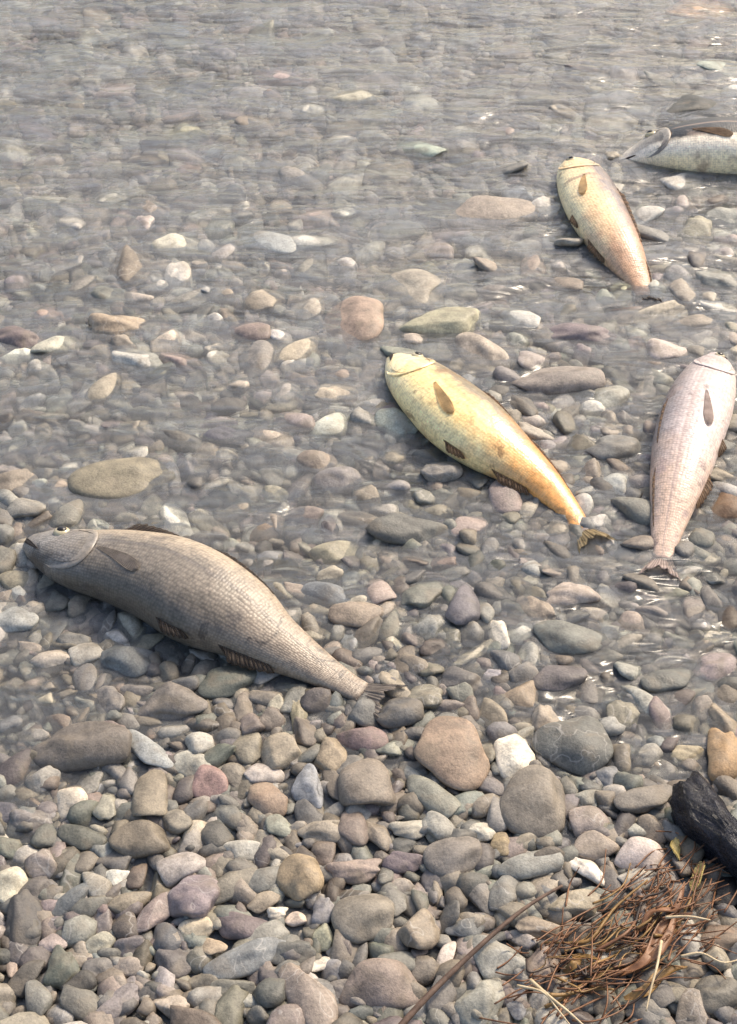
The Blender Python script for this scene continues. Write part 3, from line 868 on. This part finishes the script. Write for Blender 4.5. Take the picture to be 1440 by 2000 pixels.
def build_fish(key, dors, label, mats, pect=0.34, eye_u=0.10, eye_v=0.35, flat=0.74, lift=0.0, tail_px=None, dorsal=(0.36, 0.52, 0.35), pelvic=True, fat=1.08):
    """dors: +1 when the back faces the side t x z of the spine, -1 otherwise."""
    m_body, m_fin, m_dark, m_pect = mats
    pts, rad = [], []
    nsp = len(FISH_SPINES[key]) - 1
    for q_, (x, y, hw) in enumerate(FISH_SPINES[key]):
        p = at(x, y, 0.02)
        r = hw * to_px(p)[2] / F
        p = at(x, y, r * flat * 0.80 + lift * (1 - q_ / nsp) - 0.003 * (q_ / nsp) ** 2)
        r = hw * to_px(p)[2] / F
        pts.append(tuple(p))
        rad.append(r)
    S = catmull(np.column_stack([pts, np.array(rad) * fat]), NR)
    P, r = S[:, :3], np.maximum(S[:, 3], 0.002)
    # round the snout in
    base = Vector((float(P[:, 0].mean()), float(P[:, 1].mean()), float(height(P[:, 0].mean(), P[:, 1].mean()))))
    root = empty('fish', base)
    tag(root, label, 'fish', 'fish lying in the shallows')
    T = np.gradient(P, axis=0)
    seg = np.linalg.norm(np.diff(P, axis=0), axis=1)
    U = np.concatenate([[0], np.cumsum(seg)]) / seg.sum()
    L = seg.sum()
    T /= np.linalg.norm(T, axis=1, keepdims=True)
    Z = np.array([0, 0, 1.0])
    side = np.cross(T, Z)
    side /= np.linalg.norm(side, axis=1, keepdims=True)
    side *= dors
    up = np.cross(side, T) * dors
    B = np.array(base)

    def ring_r(u):
        return float(np.interp(u, U, r))

    def frame(u):
        f = lambda A: np.array([np.interp(u, U, A[:, i]) for i in range(3)])
        return f(P), f(T), f(side), f(up)

    def skin(u, phi, off=0.0):
        """Point on the body: phi 0 = back, pi/2 = flank facing up, pi = belly."""
        p, t, s, q = frame(u)
        rr = ring_r(u)
        c_, s_ = math.cos(phi), math.sin(phi)
        c2 = math.copysign(abs(c_) ** 0.92, c_)
        s2 = math.copysign(abs(s_) ** 0.92, s_)
        fl = flat * (0.92 if u > 0.12 else 0.80 + u)
        if u > 0.8:
            fl *= 1 - 0.4 * (u - 0.8) / 0.2
        n = s * c_ / 1.0 + q * s_ / fl
        n /= np.linalg.norm(n)
        return p + s * c2 * rr + q * s2 * rr * fl + n * off

    V, uv, uv2 = [], [], []
    SC = 0.0037
    for i in range(NR):
        for j in range(NC):
            phi = 2 * math.pi * j / NC - math.pi / 2       # the seam lies underneath
            V.append(skin(U[i], phi) - B)
            uv.append((U[i], 0.5 + 0.5 * math.cos(phi)))
            uv2.append((U[i] * L / SC, (phi - R(84)) * float(r.mean()) / SC))
    Fs = []
    for i in range(NR - 1):
        for j in range(NC):
            j2 = (j + 1) % NC
            q = (i * NC + j, i * NC + j2, (i + 1) * NC + j2, (i + 1) * NC + j)
            Fs.append(q if dors < 0 else q[::-1])
    # snout and tail-root caps
    for end, i, sgn in ((0, 0, -1), (1, NR - 1, 1)):
        V.append(P[i] + T[i] * sgn * r[i] * 0.55 - B)
        uv.append((end, 0.5))
        uv2.append((end * L / SC, 20.0))
        ci = len(V) - 1
        for j in range(NC):
            j2 = (j + 1) % NC
            Fs.append((ci, i * NC + j, i * NC + j2) if (sgn > 0) == (dors < 0) else (ci, i * NC + j2, i * NC + j))
    mesh_obj('body', V, Fs, m_body, root, uv=uv, uv2=uv2)

    def slab(name, grid, thick, mat, parent=root, uv_flat=None):
        """A thin two-sided sheet from a grid of points (rows x cols)."""
        G = np.array(grid)
        nr, nc_ = G.shape[:2]
        du = np.gradient(G, axis=0) if nr > 1 else None
        dv = np.gradient(G, axis=1)
        n = np.cross(du, dv)
        n /= np.maximum(np.linalg.norm(n, axis=2, keepdims=True), 1e-9)
        fade = np.ones((nr, nc_, 1))
        fade[-1] = 0.25
        top, bot = G + n * thick * fade / 2 - B, G - n * thick * fade / 2 - B
        VV = np.concatenate([top.reshape(-1, 3), bot.reshape(-1, 3)])
        o = nr * nc_
        ff = []
        for i in range(nr - 1):
            for j in range(nc_ - 1):
                a, b, c, d = i * nc_ + j, i * nc_ + j + 1, (i + 1) * nc_ + j + 1, (i + 1) * nc_ + j
                ff += [(a, b, c, d), (o + d, o + c, o + b, o + a)]
        for j in range(nc_ - 1):
            for i in (0, nr - 1):
                a, b = i * nc_ + j, i * nc_ + j + 1
                ff.append((a, b, o + b, o + a))
        for i in range(nr - 1):
            for j in (0, nc_ - 1):
                a, b = i * nc_ + j, (i + 1) * nc_ + j
                ff.append((a, b, o + b, o + a))
        uvs = [(i / max(nr - 1, 1), j / max(nc_ - 1, 1)) for i in range(nr) for j in range(nc_)] * 2
        if uv_flat:
            uvs = [(uv_flat[0], uv_flat[1] + 0.36 * (0.5 - j / (nc_ - 1))) for i in range(nr) for j in range(nc_)] * 2
        return mesh_obj(name, VV, ff, mat, parent, uv=uvs, uv2=[(20.0, 20.0)] * len(VV) if uv_flat else None)

    # tail fin: a forked fan in the plane of the body, sagging onto the stones
    p, t, s, q = frame(1.0)
    r1 = ring_r(1.0)
    tl = L * 0.10 if tail_px is None else tail_px * to_px(P[-1])[2] / F
    grid = []
    for a in np.linspace(0, 1, 7):
        row = []
        for b in np.linspace(-1, 1, 15):
            spread = r1 * 0.85 + a * (tl * 0.36)
            reach = tl * a * (0.70 + 0.28 * abs(b) ** 1.3 + 0.07 * math.sin(b * 31 + 1))
            wob = 0.0016 * math.sin(b * 19) * a + 0.004 * math.sin(b * 2.2 + 1) * a
            g_ = p + t * (reach - r1 * 0.4) + s * b * spread
            gh = float(height(g_[0], g_[1])) + 0.009
            row.append(np.array([g_[0], g_[1], g_[2] * (1 - a) + (gh + 0.003) * a + wob]))
        grid.append(row)
    slab('tail_fin', grid, 0.0022, m_fin)

    def edge_fin(name, u0, u1, phi, hgt, mat, droop, lean):
        grid_ = []
        for a in np.linspace(0, 1, 5):
            row = []
            for b in np.linspace(0, 1, 25):
                u = u0 + (u1 - u0) * b
                pr = min(1.0, b * 4 + 0.12) * (1.0 - 0.93 * b) ** 0.55 * (0.9 + 0.1 * math.sin(b * 45))
                o_ = skin(u, phi, -0.001)
                p_, t_, s_, q_ = frame(u)
                out = s_ * math.cos(phi) + q_ * math.sin(phi) * 0.6
                g_ = o_ + out * hgt * pr * a + t_ * lean * hgt * a
                g_[2] += -droop * hgt * a * a + 0.0009 * math.sin(b * 40) * a
                row.append(g_)
            grid_.append(row)
        return slab(name, grid_, 0.002, mat)

    rm = float(r.max())
    edge_fin('dorsal_fin', dorsal[0], dorsal[1], R(32), rm * dorsal[2], m_dark, 0.15, 0.5)
    edge_fin('anal_fin', 0.66, 0.78, R(172), rm * 0.26, m_dark, 0.3, 0.8)
    edge_fin('rear_dorsal_fin', dorsal[1] + 0.10, dorsal[1] + 0.30, R(32), rm * 0.10, m_dark, 0.1, 0.5)
    if pelvic:
        edge_fin('pelvic_fin', 0.50, 0.56, R(168), rm * 0.26, m_dark, 0.3, 1.0)

    # pectoral fin folded back along the flank, narrow root and rounded tip
    grid = []
    for a in np.linspace(0, 1, 9):
        row = []
        for b in np.linspace(-1, 1, 9):
            wd = 0.06 + 0.30 * a ** 0.9 * (1.0 if a < 0.8 else 1.0 - 2.2 * (a - 0.8))
            phi = R(98) + b * wd * 0.55 + a * 0.34
            row.append(skin(pect - 0.03 + 0.15 * a - 0.014 * b * b * a, phi, 0.0002 + 0.0012 * a + 0.0005 * math.sin(b * 12) * a))
        grid.append(row)
    slab('pectoral_fin', grid, 0.0012, m_pect)

    # gill cover: the raised rear lip of the cheek, and the dark slit behind it
    def gill_u(b):
        return 0.095 + 0.135 * math.sqrt(max(0.0, 1 - (b * 0.94) ** 2))
    for nm, du0, du1, o0, o1, mt in (('gill_cover', -0.060, 0.0, -0.0026, 0.0009, m_body), ('gill_slit', -0.001, 0.004, 0.0003, 0.0002, m_pect)):
        grid = []
        for a in np.linspace(0, 1, 7):
            row = []
            for b in np.linspace(-1, 1, 17):
                row.append(skin(gill_u(b) + du0 + (du1 - du0) * a * (1.0 if nm == 'gill_cover' else 1 - 0.7 * b * b), R(98) + b * R(60 if nm == 'gill_cover' else 42), o0 + (o1 - o0) * a ** 0.8))
            grid.append(row)
        slab(nm, grid, 0.0008, mt, uv_flat=(0.17, 0.5))
    # mouth line
    grid = []
    for a in np.linspace(0, 1, 3):
        row = []
        for b in np.linspace(0, 1, 9):
            row.append(skin(0.002 + 0.075 * b, R(116) + b * 0.22 + (a - 0.5) * 0.42 * (1 - 0.85 * b), 0.0007))
        grid.append(row)
    slab('mouth', grid, 0.0010, M_MOUTH)

    # eye with its pupil
    def disc(name, radius, h, off, mat, parent):
        phi = math.acos(eye_v)
        c0 = skin(eye_u, phi, off)
        n = skin(eye_u, phi, off + 0.01) - c0
        n /= np.linalg.norm(n)
        _, t_, _, _ = frame(eye_u)
        e1 = t_ - n * (t_ @ n)
        e1 /= np.linalg.norm(e1)
        e2 = np.cross(n, e1)
        VV, ff = [c0 + n * h - B], []
        for k_, (rr_, hh) in enumerate(((0.45, 0.88), (0.8, 0.55), (1.0, 0.0), (1.0, -0.6))):
            for j in range(16):
                an = 2 * math.pi * j / 16
                VV.append(c0 + (e1 * math.cos(an) + e2 * math.sin(an)) * radius * rr_ + n * h * hh - B)
        for j in range(16):
            j2 = (j + 1) % 16
            ff.append((0, 1 + j, 1 + j2))
            for k_ in range(3):
                ff.append((1 + k_ * 16 + j, 1 + (k_ + 1) * 16 + j, 1 + (k_ + 1) * 16 + j2, 1 + k_ * 16 + j2))
        return mesh_obj(name, VV, ff, mat, parent)
    er = max(rm * 0.165, 0.0045)
    ey = disc('eye', er, er * 0.45, 0.0, M_EYE, root)
    pu = disc('pupil', er * 0.62, er * 0.30, er * 0.30, M_PUPIL, ey)
    return root


def fin_mat(name, c):
    """Thin rayed skin: dark rays, clearer membrane between."""
    k = N(name)
    tc = k.n('ShaderNodeTexCoord')
    sep = k.n('ShaderNodeSeparateXYZ')
    k.l(tc.outputs['UV'], sep.inputs[0])
    m = k.n('ShaderNodeMath', operation='MULTIPLY')
    k.l(sep.outputs[1], m.inputs[0])
    m.inputs[1].default_value = 80.0
    sn = k.n('ShaderNodeMath', operation='SINE')
    k.l(m.outputs[0], sn.inputs[0])
    n1 = k.n('ShaderNodeTexNoise', i_Scale=70.0, i_Detail=4.0)
    k.l(tc.outputs['Object'], n1.inputs['Vector'])
    col = k.ramp(n1.outputs[0], [(0.3, tuple(np.array(c) * 0.7)), (0.7, tuple(np.array(c) * 1.35))])
    k.l(col, k.b.inputs['Base Color'])
    k.b.inputs['Roughness'].default_value = 0.5
    k.b.inputs['Specular IOR Level'].default_value = 0.3
    k.l(k.bump(sn.outputs[0], 0.5, 0.0012), k.b.inputs['Normal'])
    tl = k.n('ShaderNodeBsdfTranslucent')
    k.l(col, tl.inputs[0])
    m1 = k.n('ShaderNodeMixShader')
    m1.inputs[0].default_value = 0.35
    k.l(k.b.outputs[0], m1.inputs[1])
    k.l(tl.outputs[0], m1.inputs[2])
    tr = k.n('ShaderNodeBsdfTransparent')
    m2 = k.n('ShaderNodeMixShader')
    k.l(k.ramp(sn.outputs[0], [(0.0, 0.42), (0.8, 0.05)]), m2.inputs[0])
    k.l(m1.outputs[0], m2.inputs[1])
    k.l(tr.outputs[0], m2.inputs[2])
    k.l(m2.outputs[0], k.out.inputs['Surface'])
    return k.m


brown_body = fish_material('brown_fish_skin', (0.40, 0.325, 0.235), (0.21, 0.178, 0.138), (0.12, 0.104, 0.082), (0.34, 0.27, 0.20), (0.28, 0.26, 0.235), 0.6, (0.105, 0.09, 0.08), 0.42, 0.4, (0.55, 0.80), 0.76)  # sunlit upper edge and glare on the head are painted into the skin
gold_body = fish_material('golden_fish_skin', (0.24, 0.19, 0.12), (0.94, 0.68, 0.29), (0.95, 0.77, 0.39), (0.74, 0.33, 0.09), (0.96, 0.83, 0.53), 0.5, (0.56, 0.32, 0.14), 0.30, 0.2, (0.50, 0.70), 0.90)
tan_body = fish_material('tan_fish_skin', (0.20, 0.165, 0.155), (0.80, 0.55, 0.29), (0.92, 0.76, 0.44), (0.56, 0.33, 0.20), (0.86, 0.66, 0.36), 0.4, (0.60, 0.40, 0.26), 0.34, 0.3, (0.50, 0.72))
white_body = fish_material('white_fish_skin', (0.30, 0.255, 0.24), (0.54, 0.45, 0.41), (0.66, 0.54, 0.48), (0.70, 0.50, 0.36), (0.52, 0.44, 0.42), 0.85, (0.42, 0.31, 0.27))
cream_body = fish_material('cream_fish_skin', (0.030, 0.030, 0.027), (0.95, 0.82, 0.62), (0.92, 0.78, 0.50), (0.5, 0.4, 0.3), (0.84, 0.74, 0.60), 0.65, (0.34, 0.24, 0.17), 0.42, 0.3, (0.24, 0.32), 0.88, (0.02, 0.10), 0.18, 0.3)
F_GREY = fin_mat('grey_fin', (0.22, 0.19, 0.165))
F_DARK = fin_mat('dark_fin', (0.075, 0.055, 0.04))
F_OLIVE = fin_mat('olive_fin', (0.34, 0.26, 0.14))
F_BROWN = fin_mat('brown_fin', (0.17, 0.105, 0.06))
F_AMBER = fin_mat('amber_fin', (0.52, 0.36, 0.17))
F_ROSE = fin_mat('rose_fin', (0.50, 0.40, 0.35))

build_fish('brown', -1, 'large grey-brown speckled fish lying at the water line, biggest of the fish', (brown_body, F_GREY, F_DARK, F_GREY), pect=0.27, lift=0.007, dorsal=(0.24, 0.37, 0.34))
build_fish('golden', -1, 'golden yellow fish with orange tail in the shallows between brown and white fish', (gold_body, F_OLIVE, F_BROWN, F_AMBER), pect=0.36, flat=0.72, eye_u=0.11, eye_v=0.45, dorsal=(0.40, 0.55, 0.12))
build_fish('tan', -1, 'small tan and cream fish in the water, tail pointing at the golden fish', (tan_body, F_DARK, F_BROWN, F_AMBER), pect=0.34, eye_u=0.10, eye_v=-0.35, dorsal=(0.36, 0.74, 0.22), fat=0.98)
build_fish('white', 1, 'pinkish white fish lying steeply beside the rusty brown stone', (white_body, F_ROSE, F_BROWN, F_ROSE), pect=0.40, flat=0.80, eye_u=0.06, eye_v=-0.2, dorsal=(0.40, 0.6, 0.12), fat=1.06)
build_fish('cream', -1, 'cream fish with dark back, its tail cut off by the picture edge', (cream_body, F_DARK, F_DARK, F_BROWN), pect=0.34, eye_u=0.16, eye_v=0.5, dorsal=(0.10, 0.5, 0.10), fat=1.0)


# ------------------------------------------------------------------ shell, twig, weed, stalks, leaves
def tube(points, radii, sides=7):
    P = catmull(np.column_stack([points, radii]), max(6, len(points) * 5))
    V, Fs = [], []
    T = np.gradient(P[:, :3], axis=0)
    for i in range(len(P)):
        t = T[i] / max(np.linalg.norm(T[i]), 1e-9)
        s = np.cross(t, [0, 0, 1.0])
        s /= max(np.linalg.norm(s), 1e-9)
        q = np.cross(s, t)
        for j in range(sides):
            a = 2 * math.pi * j / sides
            V.append(P[i, :3] + (s * math.cos(a) + q * math.sin(a)) * max(P[i, 3], 0.0003))
    for i in range(len(P) - 1):
        for j in range(sides):
            j2 = (j + 1) % sides
            Fs.append((i * sides + j, i * sides + j2, (i + 1) * sides + j2, (i + 1) * sides + j))
    Fs.append(tuple(range(sides))[::-1])
    Fs.append(tuple((len(P) - 1) * sides + j for j in range(sides)))
    return V, Fs


def path(px_pts, dz):
    out = []
    for i, q in enumerate(px_pts):
        z = dz if not hasattr(dz, '__len__') else dz[i]
        out.append(tuple(at(q[0], q[1], z)))
    return out


def tube_obj(name, px_pts, dz, rad, mat, parent=None):
    P = path(px_pts, dz)
    n = len(P)
    V, Fs = tube(P, np.linspace(rad, rad * 0.45, n))
    V = np.array(V)
    B = V.mean(0) if parent is None else np.array(parent.location)
    o = mesh_obj(name, V - B, Fs, mat, parent)
    if parent is None:
        o.location = B
    return o


def ribbon_obj(name, px_pts, dz, width, mat, parent, seed=0, curl=0.5):
    """A leaf or frond: a tapered, slightly cupped and twisted blade with thickness."""
    r_ = np.random.default_rng(seed)
    P = catmull(np.array(path(px_pts, dz)), 14)
    T = np.gradient(P, axis=0)
    V, Fs = [], []
    n, m = len(P), 5
    tw = r_.uniform(-0.5, 0.5)
    for lay in (1, -1):
        for i in range(n):
            t = T[i] / np.linalg.norm(T[i])
            s = np.cross(t, [0, 0, 1.0])
            s /= np.linalg.norm(s)
            q = np.cross(s, t)
            a = i / (n - 1)
            an = tw + curl * math.sin(a * 4 + seed)
            s2, q2 = s * math.cos(an) + q * math.sin(an), q * math.cos(an) - s * math.sin(an)
            wd = width * (math.sin(math.pi * (0.08 + 0.88 * a)) ** 0.8)
            for j in range(m):
                b = j / (m - 1) * 2 - 1
                V.append(P[i] + s2 * b * wd * 0.5 + q2 * (wd * 0.12 * b * b + lay * 0.0005) + np.array([0, 0, 0.0008 * math.sin(a * 20 + b * 3)]))
    o_ = n * m
    for i in range(n - 1):
        for j in range(m - 1):
            a, b, c, d = i * m + j, i * m + j + 1, (i + 1) * m + j + 1, (i + 1) * m + j
            Fs += [(a, b, c, d), (o_ + d, o_ + c, o_ + b, o_ + a)]
        for j in (0, m - 1):
            a, b = i * m + j, (i + 1) * m + j
            Fs.append((a, b, o_ + b, o_ + a))
    V = np.array(V)
    B = V.mean(0) if parent is None else np.array(parent.location)
    ob = mesh_obj(name, V - B, Fs, mat, parent)
    if parent is None:
        ob.location = B
    return ob


# blue-black rock
def rock_material():
    k = N('black_rock')
    tc = k.n('ShaderNodeTexCoord')
    n1 = k.n('ShaderNodeTexNoise', i_Scale=2.4, i_Detail=6.0, i_Roughness=0.65, i_Distortion=0.6)
    n2 = k.n('ShaderNodeTexNoise', i_Scale=11.0, i_Detail=5.0, i_Roughness=0.7)
    for x in (n1, n2):
        k.l(tc.outputs['Object'], x.inputs['Vector'])
    c = k.ramp(n1.outputs[0], [(0.3, (0.010, 0.009, 0.012)), (0.55, (0.026, 0.027, 0.040)), (0.75, (0.060, 0.063, 0.090))])
    k.l(c, k.b.inputs['Base Color'])
    k.l(k.ramp(n2.outputs[0], [(0.35, 0.12), (0.65, 0.36)]), k.b.inputs['Roughness'])
    nb = k.bump(n1.outputs[0], 0.7, 0.20)
    nb = k.bump(n2.outputs[0], 0.6, 0.06, nb)
    k.l(nb, k.b.inputs['Normal'])
    return k.m


p, a_, b_, rot_ = screen_axes(1402, 1652, 270, 104, 52)
V = stone_shape(D3, 913, 0.9)
V[:, 1] *= 0.72 + 0.34 * V[:, 0]                      # narrower at the end that points to the water
V[:, 1] += 0.22 * (1 - V[:, 0] ** 2)
for q_ in range(6):
    kq = np.random.default_rng(q_).normal(size=3) * (2.0 + q_)
    V *= (1 + 0.035 * np.sin(V @ kq + q_))[:, None]
rock = mesh_obj('rock', V, F3.tolist(), rock_material())
rock.location = (p.x, p.y, p.z + 0.012)
rock.scale = (a_, b_, 0.034)
rock.rotation_euler = (R(4), R(-3), rot_)
tag(rock, 'big wet blue-black rock at the picture edge beside the pinkish white stone', 'rock')

M_TWIG = plain_material('twig_bark', (0.055, 0.032, 0.022), (0.15, 0.095, 0.065), 0.7, 120)
M_RED = plain_material('red_weed', (0.11, 0.048, 0.022), (0.27, 0.130, 0.060), 0.5, 70)
M_AMBER = plain_material('amber_weed', (0.14, 0.075, 0.020), (0.32, 0.19, 0.065), 0.5, 70)
M_DARKW = plain_material('dark_weed', (0.018, 0.012, 0.008), (0.06, 0.036, 0.024), 0.5, 70)
M_STRAW = plain_material('straw', (0.36, 0.27, 0.15), (0.62, 0.50, 0.32), 0.6, 120)
M_GOLDLEAF = plain_material('yellow_leaf', (0.30, 0.22, 0.07), (0.46, 0.36, 0.13), 0.55, 80)
M_GREENLEAF = plain_material('green_leaf', (0.06, 0.09, 0.035), (0.12, 0.16, 0.07), 0.55, 80)

tag(tube_obj('twig', [(760, 2030), (830, 1952), (905, 1878), (985, 1806), (1040, 1764), (1098, 1730)], [0.014, 0.018, 0.016, 0.019, 0.016, 0.014], 0.0032, M_TWIG),
    'long thin dark reddish twig slanting from the weed across the stones', 'twig')

weed = empty('seaweed', at(1200, 1850, 0.0))
tag(weed, 'tangled clump of reddish brown weed on the stones near the blue-black rock', 'weed')
rw = np.random.default_rng(5)
axis = np.array([(1040, 1905), (1110, 1880), (1180, 1850), (1250, 1800), (1310, 1745), (1345, 1700)], float)
for i in range(54):
    s0 = rw.uniform(0, 0.72)
    ln = rw.uniform(0.16, 0.42)
    pts = []
    off = rw.normal(10, 46)
    dr = rw.normal(0, 26)
    for a in np.linspace(0, 1, 4):
        q = catmull(axis, 50)[int(min(0.999, s0 + ln * a) * 49)]
        pts.append((q[0] + rw.normal(0, 9) + off * 0.5, q[1] + off + dr * a + rw.normal(0, 10) + 12))
    mat = [M_RED, M_AMBER, M_DARKW, M_RED, M_AMBER][i % 5]
    dz = list(rw.uniform(0.007, 0.021, 4))
    if i % 8:
        tube_obj('stem', pts, dz, rw.uniform(0.0006, 0.0021), mat, weed)
    else:
        ribbon_obj('frond', pts, dz, rw.uniform(0.006, 0.011), mat, weed, seed=i)
# fine rootlets, too thin to pick apart
V, Fs = [], []
for i in range(170):
    q = catmull(axis, 50)[rw.integers(0, 50)]
    a0 = rw.normal(-0.55, 0.45)
    ln = rw.uniform(30, 120)
    x0, y0 = q[0] + rw.normal(0, 46), q[1] + rw.normal(18, 58)
    pts = [(x0 + ln * t * math.cos(a0) + rw.normal(0, 6), y0 + ln * t * math.sin(a0) + rw.normal(0, 6)) for t in (0, 0.5, 1)]
    v, f = tube(path(pts, list(rw.uniform(0.006, 0.022, 3))), [0.0009, 0.0008, 0.0005], 4)
    Fs += [tuple(k + len(V) for k in fc) for fc in f]
    V += [np.array(q_) - np.array(weed.location) for q_ in v]
o = mesh_obj('rootlets', V, Fs, M_RED, weed)
o['kind'] = 'stuff'

for pts, rad, lab in (
    ([(1036, 1914), (1075, 1948), (1110, 1976), (1150, 2012)], 0.0018, 'pale straw stalk crossing below the red weed'),
    ([(1292, 1838), (1284, 1885), (1272, 1930), (1262, 1975)], 0.0015, 'pale upright stalk leaning over the dark weed'),
    ([(1330, 1868), (1370, 1862), (1412, 1880), (1452, 1872)], 0.0014, 'pale level stalk above the large dull grey stone'),
    ([(1010, 1925), (1060, 1938), (1092, 1975), (1120, 2010)], 0.0013, 'thin bent straw next to the narrow bluish pebble'),
    ([(1300, 1792), (1345, 1790), (1388, 1797)], 0.0015, 'short pale stick between the weed and the black rock')):
    tag(tube_obj('stalk', pts, [0.026, 0.030, 0.028, 0.024][:len(pts)], rad, M_STRAW), lab, 'stalk', 'dry stalks among the weed')
tag(ribbon_obj('leaf', [(1372, 1684), (1364, 1712), (1352, 1740)], 0.014, 0.014, M_GOLDLEAF, None, 3), 'small yellow leaf standing at the foot of the blue-black rock', 'leaf', 'fallen leaves')
tag(ribbon_obj('leaf', [(1322, 1638), (1318, 1658), (1326, 1680)], 0.014, 0.010, M_GOLDLEAF, None, 4), 'tiny yellow-green leaf at the edge of the pinkish white stone', 'leaf', 'fallen leaves')
